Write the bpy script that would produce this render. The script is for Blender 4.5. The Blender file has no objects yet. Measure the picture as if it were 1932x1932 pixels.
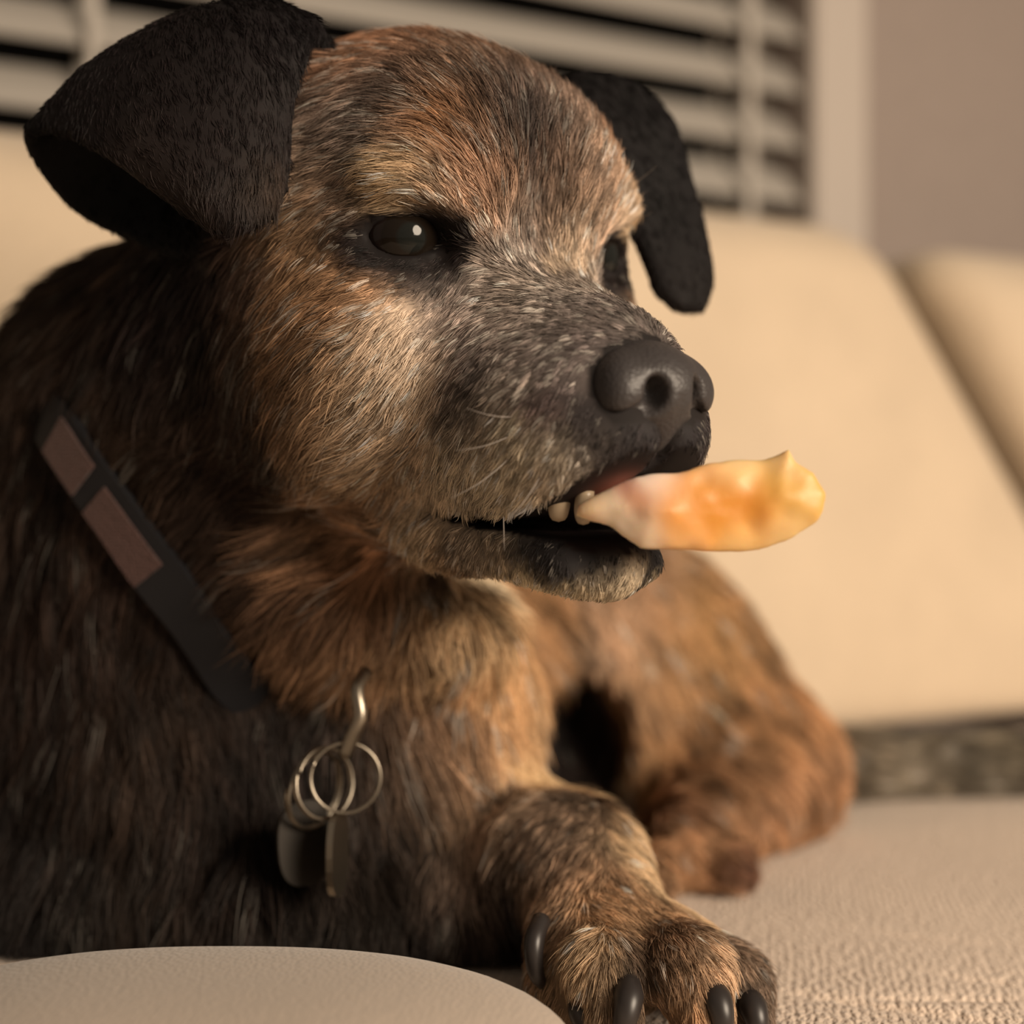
import bpy, bmesh, math, random
import numpy as np
from mathutils import Vector, Matrix
from mathutils.bvhtree import BVHTree
from mathutils.kdtree import KDTree

FUR = True
rng = np.random.default_rng(7)
scene = bpy.context.scene
COL = scene.collection

# ------------------------------------------------------------------ camera
FPX, CPX = 2500.0, 966.0            # focal length and centre in pixels of the 1932 frame
CAMZ = 0.60                         # camera height above the floor (m)
cam_d = bpy.data.cameras.new('camera')
cam_d.sensor_width = 36.0
cam_d.lens = 36.0 * FPX / 1932.0
cam_d.clip_start = 0.01
cam_d.dof.use_dof = True
cam_d.dof.focus_distance = 0.345
cam_d.dof.aperture_fstop = 4.6
cam_d.dof.aperture_blades = 0
cam = bpy.data.objects.new('camera', cam_d)
cam.location = (0, 0, CAMZ)
cam.rotation_euler = (math.pi / 2, 0, 0)
COL.objects.link(cam)
scene.camera = cam

# ------------------------------------------------------------------ light
world = bpy.data.worlds.new('room_ambient')
scene.world = world
world.use_nodes = True
wb = world.node_tree.nodes['Background']
wb.inputs[0].default_value = (1.0, 0.80, 0.62, 1)
wb.inputs[1].default_value = 0.15


def area_light(name, loc, target, size, power, color):
    d = bpy.data.lights.new(name, 'AREA')
    d.shape = 'DISK'
    d.size = size
    d.energy = power
    d.color = color
    o = bpy.data.objects.new(name, d)
    o.location = loc
    o.rotation_euler = (Vector(target) - Vector(loc)).to_track_quat('-Z', 'Y').to_euler()
    COL.objects.link(o)
    return o


area_light('floor_lamp_light', (0.95, -0.45, 0.98), (0.10, 0.50, 0.55), 0.70, 25, (1.0, 0.82, 0.63))

scene.view_settings.view_transform = 'Standard'
scene.view_settings.look = 'None'
scene.view_settings.exposure = 0.12
scene.view_settings.gamma = 1.0
scene.view_settings.use_curve_mapping = False
scene.cycles.max_bounces = 5
scene.cycles.diffuse_bounces = 2
scene.cycles.glossy_bounces = 3
scene.cycles.transmission_bounces = 4
scene.cycles_curves.subdivisions = 1


# ------------------------------------------------------------------ helpers
def at(px, py, d):
    """pixel + distance along the view axis (cm) -> camera-relative point in cm"""
    return np.array([(px - CPX) / FPX * d, d, (CPX - py) / FPX * d])


def W(p):
    """camera-relative cm -> world metres"""
    p = np.asarray(p, float) / 100.0
    return p + np.array([0, 0, CAMZ])


def tag(o, label=None, cat=None, group=None, kind=None):
    if label: o['label'] = label
    if cat: o['category'] = cat
    if group: o['group'] = group
    if kind: o['kind'] = kind
    return o


def empty(name, loc):
    o = bpy.data.objects.new(name, None)
    o.location = loc
    o.empty_display_size = 0.02
    COL.objects.link(o)
    return o


def mesh_obj(name, verts, faces, mat, parent=None, smooth=True):
    me = bpy.data.meshes.new(name)
    me.from_pydata([tuple(v) for v in verts], [], [tuple(int(i) for i in f) for f in faces])
    me.update()
    if smooth:
        me.polygons.foreach_set('use_smooth', [True] * len(me.polygons))
    o = bpy.data.objects.new(name, me)
    COL.objects.link(o)
    if mat: me.materials.append(mat)
    if parent is not None:
        o.parent = parent
        o.matrix_parent_inverse = parent.matrix_basis.inverted()
    return o


def srgb(r, g, b):
    return tuple(((c / 255) / 12.92 if c <= 10 else ((c / 255 + 0.055) / 1.055) ** 2.4) for c in (r, g, b))


class NT:
    """tiny node-tree helper"""
    def __init__(self, name):
        self.m = bpy.data.materials.new(name)
        self.m.use_nodes = True
        self.t = self.m.node_tree
        self.b = self.t.nodes['Principled BSDF']
        self.out = self.t.nodes['Material Output']

    def n(self, kind, **kw):
        x = self.t.nodes.new(kind)
        for k, v in kw.items():
            if k.startswith('i_'):
                key = k[2:]
                key = int(key) if key.isdigit() else key.replace('_', ' ')
                x.inputs[key].default_value = v
            else:
                setattr(x, k, v)
        return x

    def l(self, a, b):
        self.t.links.new(a, b)

    def ramp(self, fac, stops):
        r = self.n('ShaderNodeValToRGB')
        while len(r.color_ramp.elements) > len(stops): r.color_ramp.elements.remove(r.color_ramp.elements[-1])
        while len(r.color_ramp.elements) < len(stops): r.color_ramp.elements.new(0.5)
        for e, (p, c) in zip(r.color_ramp.elements, stops):
            e.position = p
            e.color = (*c, 1)
        self.l(fac, r.inputs[0])
        return r.outputs[0]


def simple_mat(name, col, rough=0.6, metal=0.0, spec=0.5, sss=0.0):
    k = NT(name)
    k.b.inputs['Base Color'].default_value = (*col, 1)
    k.b.inputs['Roughness'].default_value = rough
    k.b.inputs['Metallic'].default_value = metal
    k.b.inputs['Specular IOR Level'].default_value = spec
    return k.m


# ---- implicit surfaces (all lengths in cm, camera-relative) ----
def smin(a, b, k):
    h = np.clip(0.5 + 0.5 * (b - a) / k, 0, 1)
    return b + (a - b) * h - k * h * (1 - h)


def ssub(a, b, k):
    """remove b from a"""
    return -smin(-a, b, k)


def rot3(rx=0, ry=0, rz=0):
    return np.array(Matrix.Rotation(math.radians(rz), 3, 'Z') @ Matrix.Rotation(math.radians(ry), 3, 'Y') @ Matrix.Rotation(math.radians(rx), 3, 'X'))


def ell(p, c, r, R=None):
    q = p - np.asarray(c, float)
    if R is not None: q = q @ R
    r = np.asarray(r, float)
    k0 = np.sqrt(((q / r) ** 2).sum(-1))
    k1 = np.sqrt(((q / (r * r)) ** 2).sum(-1)) + 1e-9
    return k0 * (k0 - 1) / k1


def rcone(p, a, b, ra, rb):
    a = np.asarray(a, float); b = np.asarray(b, float)
    ba = b - a
    t = np.clip(((p - a) @ ba) / (ba @ ba), 0, 1)
    return np.linalg.norm(p - (a + t[..., None] * ba), axis=-1) - (ra + (rb - ra) * t)


def surface_nets(V, xs, ys, zs):
    nx, ny, nz = V.shape
    S = V < 0
    c = np.zeros((nx - 1, ny - 1, nz - 1), np.int8)
    for i in (0, 1):
        for j in (0, 1):
            for k in (0, 1):
                c += S[i:nx - 1 + i, j:ny - 1 + j, k:nz - 1 + k]
    I, J, K = np.nonzero((c > 0) & (c < 8))
    idx = -np.ones(c.shape, np.int32)
    idx[I, J, K] = np.arange(len(I))
    acc = np.zeros((len(I), 3)); cnt = np.zeros(len(I))
    off = [(i, j, k) for i in (0, 1) for j in (0, 1) for k in (0, 1)]
    for a in range(8):
        for b in range(a + 1, 8):
            A, B = off[a], off[b]
            if sum(abs(x - y) for x, y in zip(A, B)) != 1: continue
            va = V[I + A[0], J + A[1], K + A[2]]; vb = V[I + B[0], J + B[1], K + B[2]]
            m = (va < 0) != (vb < 0)
            t = np.where(m, va / np.where(m, va - vb, 1), 0)
            pa = np.stack([xs[I + A[0]], ys[J + A[1]], zs[K + A[2]]], 1)
            pb = np.stack([xs[I + B[0]], ys[J + B[1]], zs[K + B[2]]], 1)
            acc += np.where(m[:, None], pa + (pb - pa) * t[:, None], 0); cnt += m
    P = acc / cnt[:, None]
    F = []
    for ax in range(3):
        sl = [slice(1, n - 1) for n in (nx, ny, nz)]
        s0 = list(sl); s1 = list(sl)
        s0[ax] = slice(0, (nx, ny, nz)[ax] - 1); s1[ax] = slice(1, (nx, ny, nz)[ax])
        a = S[tuple(s0)]; b = S[tuple(s1)]
        e = np.argwhere(a != b)
        if not len(e): continue
        o = np.array([1, 1, 1]); o[ax] = 0
        e = e + o
        u, w = [(1, 2), (2, 0), (0, 1)][ax]
        du = np.zeros(3, int); du[u] = 1
        dw = np.zeros(3, int); dw[w] = 1
        q = [idx[tuple((e - x).T)] for x in (du + dw, dw, np.zeros(3, int), du)]
        q = np.stack(q, 1)
        ins = S[tuple(e.T)]
        q[~ins] = q[~ins][:, ::-1]
        F.append(q)
    return P, np.concatenate(F)


def mesh_sdf(fn, xs, ys, zs, step=4, margin=1.3):
    """sample fn sparsely on a rectilinear grid and extract its zero surface"""
    pad = lambda a: np.concatenate([a, a[-1] + (a[-1] - a[-2]) * np.arange(1, (-(len(a)) % step) + 1)])
    xs, ys, zs = pad(xs), pad(ys), pad(zs)
    mid = lambda a: a.reshape(-1, step).mean(1)
    span = lambda a: np.append(a[step::step], 2 * a[-1] - a[-2]) - a[::step]
    cx, cy, cz = mid(xs), mid(ys), mid(zs)
    G = np.stack(np.meshgrid(cx, cy, cz, indexing='ij'), -1)
    D = np.sqrt(span(xs)[:, None, None] ** 2 + span(ys)[None, :, None] ** 2 + span(zs)[None, None, :] ** 2)
    C = fn(G.reshape(-1, 3)).reshape(G.shape[:3])
    act = np.abs(C) < D * margin
    up = lambda a: a.repeat(step, 0).repeat(step, 1).repeat(step, 2)
    V = up(C).astype(np.float32)
    I, J, K = np.nonzero(up(act))
    pts = np.stack([xs[I], ys[J], zs[K]], 1)
    out = np.empty(len(pts), np.float32)
    for s in range(0, len(pts), 200000):
        out[s:s + 200000] = fn(pts[s:s + 200000])
    V[I, J, K] = out
    return surface_nets(V, xs, ys, zs)


def spacing(lo, hi, fine, h, H):
    """grid coordinates from lo to hi: step h inside the fine interval(s), H outside"""
    a = [lo]
    while a[-1] < hi:
        x = a[-1]
        d = min(max(f0 - x, x - f1, 0) for f0, f1 in fine)
        a.append(x + min(H, h + d * 0.25))
    return np.array(a)


# ================================================================== ROOM
UX = np.array([0.903, 0.429, 0.0]); UN = np.array([0.429, -0.903, 0.0])    # along the wall, out of the wall
UZ = np.array([0.0, 0.0, 1.0])
SEAT = -14.2                     # top of the seat below the camera axis (cm)
WALL0 = np.array([0.0, 101.0, 0.0])      # a point of the wall face


def wall_pt(a, o, z):
    """a along the wall, o out of it, z above the camera axis (cm)"""
    return WALL0 + UX * a + UN * o + UZ * z


def wall_a(px, o=0.0):
    """distance along the wall (offset o) at which a plumb line through column px meets it"""
    k = (px - CPX) / FPX
    P = WALL0 + UN * o
    return (k * P[1] - P[0]) / (UX[0] - k * UX[1])


def wbox(a0, a1, o0, o1, z0, z1):
    V = [W(wall_pt(a, o, z)) for z in (z0, z1) for o in (o0, o1) for a in (a0, a1)]
    F = [(0, 1, 3, 2), (4, 6, 7, 5), (0, 4, 5, 1), (1, 5, 7, 3), (3, 7, 6, 2), (2, 6, 4, 0)]
    return V, F


def boxes(name, specs, mat, parent=None, bevel=0.0):
    V = []; F = []
    for sp in specs:
        v, f = wbox(*sp)
        F += [tuple(i + len(V) for i in q) for q in f]; V += v
    o = mesh_obj(name, V, F, mat, parent, smooth=False)
    bm = bmesh.new(); bm.from_mesh(o.data)
    bmesh.ops.recalc_face_normals(bm, faces=bm.faces)
    if bevel: bmesh.ops.bevel(bm, geom=bm.edges[:], offset=bevel, segments=2, affect='EDGES')
    bm.to_mesh(o.data); bm.free()
    return o


def plaster(name, col):
    k = NT(name)
    tc = k.n('ShaderNodeTexCoord')
    nz = k.n('ShaderNodeTexNoise', i_Scale=60.0, i_Detail=4.0)
    k.l(tc.outputs['Object'], nz.inputs['Vector'])
    c = k.ramp(nz.outputs['Fac'], [(0.3, tuple(x * 0.93 for x in col)), (0.7, col)])
    k.l(c, k.b.inputs['Base Color'])
    k.b.inputs['Roughness'].default_value = 0.85
    bp = k.n('ShaderNodeBump', i_Strength=0.15, i_Distance=0.002)
    k.l(nz.outputs['Fac'], bp.inputs['Height']); k.l(bp.outputs[0], k.b.inputs['Normal'])
    return k.m


M_wall = plaster('wall_paint', (0.35, 0.29, 0.26))
M_floor = plaster('floor_carpet', (0.35, 0.28, 0.21))
M_trim = simple_mat('trim_paint', (0.55, 0.49, 0.44), 0.45)
M_slat = simple_mat('slat_vinyl', (0.50, 0.465, 0.42), 0.5)
M_tape = simple_mat('ladder_tape_cloth', (0.52, 0.48, 0.43), 0.9)
kg = NT('window_glass_night')
kg.b.inputs['Base Color'].default_value = (0.006, 0.007, 0.009, 1); kg.b.inputs['Roughness'].default_value = 0.06
M_glass = kg.m

ZF = -CAMZ * 100                 # floor
aR = wall_a(1515)                # window opening, right side
wall = boxes('wall_back', [(aR, 260, -12, 0, ZF, 190), (-200, aR, -12, 0, ZF, -5), (-200, aR, -12, 0, 130, 190), (-260, -200, -12, 0, ZF, 190)], M_wall)
tag(wall, kind='structure')
fl = mesh_obj('floor', [W((x, y, ZF)) for x, y in ((-300, -250), (300, -250), (300, 260), (-300, 260))], [(0, 1, 2, 3)], M_floor, smooth=False)
tag(fl, kind='structure')
win = boxes('window_1', [(aR - 3, aR, -9, -5, -5, 130), (-200, -197, -9, -5, -5, 130), (-197, aR - 3, -9, -5, -5, -2), (-197, aR - 3, -9, -5, 127, 130)], M_trim)
tag(win, kind='structure')
pane = boxes('pane', [(-197, aR - 3, -7.4, -6.8, -2, 127)], M_glass, win)
tr = boxes('trim_1', [(aR, wall_a(1640, 1.6), 0, 1.6, -12, 137)], M_trim, None, 0.003)
tag(tr, kind='structure')
sill = boxes('trim_2', [(-206, aR + 7, -4, 3, -8, -5)], M_trim, None, 0.003)
tag(sill, kind='structure')

# horizontal blind hanging in the window
PITCH_S = 4.62
blind = empty('window_blind', W(wall_pt(-60, -2, -3)))
tag(blind, 'pale horizontal slat blind over the dark window behind the sofa', 'window blind')
slat_l, slat_r = -196.0, wall_a(1487, -2)
zB = (966 - 185) / 2500 * wall_pt(wall_a(1440, -2), -2, 0)[1]     # a gap whose height the photo gives
tl = math.radians(47)
me0 = None
nz_, n_slat = zB - PITCH_S / 2 - 0.3, 0
zc = nz_
while zc > 2: zc -= PITCH_S
while zc < 62:
    if me0 is None:
        V = []; half = 2.45; th = 0.14
        for a in (slat_l, slat_r):
            for i in range(7):
                q = -half + 2 * half * i / 6
                bow = 0.28 * (1 - (q / half) ** 2)
                for sg in (-1, 1):
                    oo = q * math.cos(tl) + (bow + sg * th) * math.sin(tl)
                    zz = -q * math.sin(tl) + (bow + sg * th) * math.cos(tl)
                    V.append(W(UX * a + UN * oo + UZ * zz) - np.array([0, 0, CAMZ]))
        F = []
        for i in range(6):
            b0 = i * 2; b1 = b0 + 2; c0_ = 14 + b0; c1_ = c0_ + 2
            F += [(b0, b1, c1_, c0_), (b0 + 1, c0_ + 1, c1_ + 1, b1 + 1)]
        F += [(0, 14, 15, 1), (12, 13, 27, 26)] + [tuple(k for i in range(7) for k in [i * 2])[::-1] + tuple(i * 2 + 1 for i in range(7))]
        F += [tuple(14 + i * 2 for i in range(7)) + tuple(14 + i * 2 + 1 for i in range(6, -1, -1))]
        sl = mesh_obj('slat', V, F, M_slat, blind, smooth=False)
        me0 = sl.data
    else:
        sl = bpy.data.objects.new('slat', me0); COL.objects.link(sl); sl.parent = blind
        sl.matrix_parent_inverse = blind.matrix_basis.inverted()
    sl.location = W(wall_pt(0, -2.0, zc))
    zc += PITCH_S
for px in (1409, 175):
    a = wall_a(px, 0)
    boxes('ladder_tape', [(a - 0.4, a + 0.4, 0.5, 0.65, 2, 62)], M_tape, blind)
    boxes('ladder_tape', [(a - 0.4, a + 0.4, -4.6, -4.45, 2, 62)], M_tape, blind)

# ================================================================== SOFA
def fabric(name, col, knit=520.0, bump=0.5):
    k = NT(name)
    tc = k.n('ShaderNodeTexCoord')
    mp = k.n('ShaderNodeMapping'); mp.inputs['Scale'].default_value = (1.0, 0.55, 1.0)
    mp.inputs['Rotation'].default_value = (0, 0, math.radians(20))
    k.l(tc.outputs['Object'], mp.inputs['Vector'])
    vo = k.n('ShaderNodeTexVoronoi', i_Scale=knit); vo.inputs['Randomness'].default_value = 0.55
    k.l(mp.outputs[0], vo.inputs['Vector'])
    nz = k.n('ShaderNodeTexNoise', i_Scale=14.0, i_Detail=6.0)
    k.l(tc.outputs['Object'], nz.inputs['Vector'])
    n2 = k.n('ShaderNodeTexNoise', i_Scale=900.0, i_Detail=2.0)
    k.l(tc.outputs['Object'], n2.inputs['Vector'])
    c = k.ramp(nz.outputs['Fac'], [(0.3, tuple(x * 0.9 for x in col)), (0.7, col)])
    k.l(c, k.b.inputs['Base Color'])
    k.b.inputs['Roughness'].default_value = 0.8
    k.b.inputs['Sheen Weight'].default_value = 0.25
    ad = k.n('ShaderNodeMath', operation='MULTIPLY_ADD'); ad.inputs[1].default_value = -1.0
    k.l(vo.outputs['Distance'], ad.inputs[0]); k.l(n2.outputs['Fac'], ad.inputs[2])
    bp = k.n('ShaderNodeBump', i_Strength=bump, i_Distance=0.0022)
    k.l(ad.outputs[0], bp.inputs['Height']); k.l(bp.outputs[0], k.b.inputs['Normal'])
    return k.m


M_sofa = fabric('sofa_fabric', (0.79, 0.64, 0.47))
M_seat = fabric('seat_fabric', (0.80, 0.65, 0.525), 400.0, 0.7)
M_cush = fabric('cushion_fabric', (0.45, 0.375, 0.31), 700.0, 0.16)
CREASE = np.array([20.3, 83.4, 0.0])


def sofa_pt(a, o, z):
    return CREASE + UX * a + UN * o + UZ * z


def soft_box(name, fn_local, lo, hi, step, mat, parent=None, frame=None):
    """closed soft body from a local implicit function, placed by frame(a, o, z)"""
    P, F = mesh_sdf(fn_local, *[np.arange(l, h, step) for l, h in zip(lo, hi)], step=4, margin=1.6)
    Q = np.array([frame(*p) for p in P]) if frame else P
    # frames here keep handedness reversed (UX x UN points down), so flip
    return mesh_obj(name, W(Q), F[:, ::-1] if frame else F, mat, parent)


def rbox(p, c, half, r):
    q = np.abs(p - np.asarray(c, float)) - (np.asarray(half, float) - r)
    return np.linalg.norm(np.maximum(q, 0), axis=-1) + np.minimum(q.max(-1), 0) - np.squeeze(r)


def back_cushion(name, a0, a1, top, slant0, slant1):
    def fn(p):
        q = p.copy()
        s = (top - p[:, 2])
        mid = 0.5 * (a0 + a1)
        w0 = a0 - slant0 * s; w1 = a1 + slant1 * s
        q[:, 0] = (p[:, 0] - 0.5 * (w0 + w1)) * (a1 - a0) / (w1 - w0) + mid
        q[:, 1] = p[:, 1] + 0.20 * (p[:, 2] - SEAT)           # leans back
        h = 0.5 * (top - SEAT - 0.15)
        zc = SEAT + 0.15 + h
        puff = 1.6 * np.clip(1 - ((q[:, 2] - zc) / h) ** 2, 0, 1) * np.clip(1 - ((q[:, 0] - mid) / (0.5 * (a1 - a0))) ** 4, 0, 1)
        return (rbox(q, (mid, -6.5, zc), (0.5 * (a1 - a0), 6.5, h), (1.6 + 3.0 * np.clip((q[:, 2] - SEAT) / (2 * h), 0, 1))[:, None]) - puff) * 0.9
    return soft_box(name, fn, (a0 - 18, -30, SEAT - 2), (a1 + 24, 6, top + 4), 1.0, M_sofa, None, sofa_pt)


bc1 = back_cushion('back_cushion', -82.0, 10.4, 20.9, 0.0, 0.50)
tag(bc1, 'wide cream sofa back cushion with rounded corner directly behind the dog', 'cushion', 'sofa back cushions')
bc2 = back_cushion('back_cushion', 14.4, 84.0, 20.0, -0.50, 0.0)
tag(bc2, 'cream sofa back cushion at the right edge beneath the plain wall', 'cushion', 'sofa back cushions')


def seat_ao(px, py):
    """place on the seat (along, out) seen at a pixel"""
    q = at(px, py, -SEAT * FPX / (py - CPX)) - CREASE
    return q @ UX, q @ UN


WRINKLES = [(*seat_ao(1440, 1868), *seat_ao(1990, 1945), 0.22, 0.30), (*seat_ao(1560, 1885), *seat_ao(1990, 1888), 0.16, 0.18), (*seat_ao(1500, 1745), *seat_ao(1990, 1800), 0.25, 0.12), (*seat_ao(1700, 1835), *seat_ao(1990, 1868), 0.15, 0.14)]


def seat_fn(p):
    q = p.copy()
    a, o = p[:, 0], p[:, 1]
    wr = 0.06 * np.sin(a * 0.21 + 0.6) + 0.05 * np.sin(o * 0.27 + a * 0.05)
    for (x0, y0, x1, y1, wd, dp) in WRINKLES:
        ax, oy = x1 - x0, y1 - y0
        t = np.clip(((a - x0) * ax + (o - y0) * oy) / (ax * ax + oy * oy), 0, 1)
        dd = np.hypot(a - x0 - t * ax, o - y0 - t * oy)
        wr = wr - dp * np.exp(-(dd / wd) ** 2) * np.sin(np.pi * np.clip(t, 0.02, 0.98))
    top = SEAT - 0.05
    q[:, 2] = p[:, 2] - wr * np.clip((p[:, 2] - top + 3) / 3, 0, 1)
    return rbox(q, (-4, 31.0, top - 8), (86, 32.0, 8), 3.0) * 0.9


def nonuni(lo, hi, f0, f1, h, H):
    return spacing(lo, hi, [(f0, f1)], h, H)


P_, F_ = mesh_sdf(seat_fn, nonuni(-92, 84, -36, -16, 0.18, 3.0), nonuni(-3, 66, 30, 43, 0.18, 3.0), nonuni(SEAT - 18, SEAT + 2, SEAT - 1, SEAT + 1, 0.25, 2.0), margin=1.6)
seat = mesh_obj('seat_cushion', W(np.array([sofa_pt(*p) for p in P_])), F_[:, ::-1], M_seat)
tag(seat, 'beige knit-textured sofa seat cushion the dog lies on', 'cushion')
sofa = empty('sofa', W(sofa_pt(0, 25, ZF)))
tag(sofa, 'cream upholstered sofa frame beneath the seat cushion', 'sofa')


def sbox(name, a0, a1, o0, o1, z0, z1, r):
    fn = lambda p: rbox(p, ((a0 + a1) / 2, (o0 + o1) / 2, (z0 + z1) / 2), ((a1 - a0) / 2, (o1 - o0) / 2, (z1 - z0) / 2), r)
    return soft_box(name, fn, (a0 - 3, o0 - 3, z0 - 3), (a1 + 3, o1 + 3, z1 + 3), 1.6, M_sofa, sofa, sofa_pt)


sbox('base', -92, 84, -16, 60, ZF + 6, SEAT - 16.4, 2.0)
for a_ in (-86, 78):
    for o_ in (-14, 50):
        sbox('foot', a_ - 3, a_ + 3, o_ - 3, o_ + 3, ZF, ZF + 6.2, 1.2)


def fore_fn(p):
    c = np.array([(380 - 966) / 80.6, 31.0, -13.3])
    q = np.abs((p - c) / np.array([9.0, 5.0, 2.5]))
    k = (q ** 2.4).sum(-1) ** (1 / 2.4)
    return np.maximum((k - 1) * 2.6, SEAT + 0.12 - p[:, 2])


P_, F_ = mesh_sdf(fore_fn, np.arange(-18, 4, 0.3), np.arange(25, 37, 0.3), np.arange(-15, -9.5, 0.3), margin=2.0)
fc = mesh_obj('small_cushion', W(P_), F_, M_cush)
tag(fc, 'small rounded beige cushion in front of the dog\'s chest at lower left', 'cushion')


# ================================================================== THE DOG
YAW, PITCH, ROLL = math.radians(36.96), math.radians(12.35), math.radians(2.1)
HO = np.array([-0.045, 37.28, 7.42])
_F = np.array([math.sin(YAW) * math.cos(PITCH), -math.cos(YAW) * math.cos(PITCH), -math.sin(PITCH)])
_L = np.array([math.cos(YAW), math.sin(YAW), 0.0])
_U = np.cross(_F, _L)
_U = _U if _U[2] > 0 else -_U
HR = np.stack([_F, _L * math.cos(ROLL) + _U * math.sin(ROLL), -_L * math.sin(ROLL) + _U * math.cos(ROLL)])


def h2c(q):                      # head-local (forward, left, up) cm -> camera cm
    return HO + np.asarray(q, float) @ HR


def c2h(p):
    return (p - HO) @ HR.T


# ---- ears: curved leaves, given as rows of points ----
def catmull(P, n):
    P = np.asarray(P, float)
    Q = np.concatenate([[2 * P[0] - P[1]], P, [2 * P[-1] - P[-2]]])
    out = []
    for t in np.linspace(0, len(P) - 1 - 1e-6, n):
        i = int(t); s = t - i
        a, b, c, d = Q[i:i + 4]
        out.append(0.5 * (2 * b + (c - a) * s + (2 * a - 5 * b + 4 * c - d) * s * s + (3 * b - a - 3 * c + d) * s ** 3))
    return np.array(out)


def sheet(rows, nu=26, nv=40):
    R = np.array([catmull(r, nu) for r in rows])
    G = np.stack([catmull(R[:, i], nv) for i in range(nu)], 1)     # nv x nu x 3
    V = G.reshape(-1, 3)
    F = [(j * nu + i, j * nu + i + 1, (j + 1) * nu + i + 1, (j + 1) * nu + i) for j in range(nv - 1) for i in range(nu - 1)]
    return V, F


# near ear: rises from the skull, folds at the top, the flap hangs forward
ear_near_rows = [
    [at(600, 150, 38.3), at(560, 250, 38.0), at(480, 360, 38.0), at(400, 450, 38.2), at(330, 470, 38.5)],
    [at(606, 110, 38.0), at(540, 140, 38.2), at(420, 220, 38.6), at(280, 330, 39.0), at(170, 400, 39.2)],
    [at(600, 75, 37.6), at(515, 40, 37.6), at(370, 75, 38.0), at(210, 190, 38.4), at(95, 325, 38.8)],
    [at(585, 45, 37.0), at(480, 12, 36.8), at(335, 45, 36.9), at(180, 130, 37.2), at(62, 250, 37.8)],
    [at(575, 70, 36.3), at(470, 70, 35.8), at(340, 100, 35.7), at(215, 175, 36.0), at(120, 240, 36.8)],
    [at(540, 180, 35.8), at(480, 190, 35.3), at(390, 210, 35.0), at(290, 260, 35.0), at(205, 280, 35.6)],
    [at(522, 310, 35.6), at(490, 310, 35.1), at(430, 325, 34.7), at(365, 350, 34.6), at(300, 348, 35.0)],
    [at(505, 400, 35.4), at(480, 410, 35.1), at(455, 420, 34.9), at(430, 425, 34.9), at(395, 415, 35.0)],
]
ear_far_rows = [
    [at(1040, 175, 42.5), at(1050, 230, 42.0), at(1070, 300, 41.5)],
    [at(1120, 152, 43.0), at(1120, 220, 42.3), at(1120, 320, 41.6)],
    [at(1195, 178, 43.4), at(1180, 250, 42.6), at(1160, 360, 41.9)],
    [at(1255, 235, 43.4), at(1225, 300, 42.7), at(1190, 400, 42.0)],
    [at(1285, 330, 43.2), at(1250, 390, 42.5), at(1215, 450, 41.9)],
    [at(1312, 430, 42.8), at(1275, 460, 42.2), at(1235, 500, 41.8)],
    [at(1328, 520, 42.4), at(1290, 535, 41.9), at(1250, 540, 41.6)],
    [at(1315, 570, 42.2), at(1292, 572, 41.8), at(1275, 565, 41.6)],
]
EARS = []
for rows, th in ((ear_near_rows, 0.26), (ear_far_rows, 0.34)):
    v, f = sheet(rows)
    EARS.append((BVHTree.FromPolygons([tuple(x) for x in v], f), v.min(0) - 1.5, v.max(0) + 1.5, th))


def ear_sdf(p, which):
    bvh, lo, hi, th = EARS[which]
    d = np.maximum(np.maximum(lo - p, p - hi).max(-1), 0) + 1.2
    m = np.nonzero(((p > lo) & (p < hi)).all(-1))[0]
    for i in m:
        r = bvh.find_nearest(tuple(p[i]))
        d[i] = r[3] - th
    return d


EYE_C = (-0.74, 3.14, 0.0)        # eyeball centre, head-local, mirrored
EYE_R = 1.15


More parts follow.
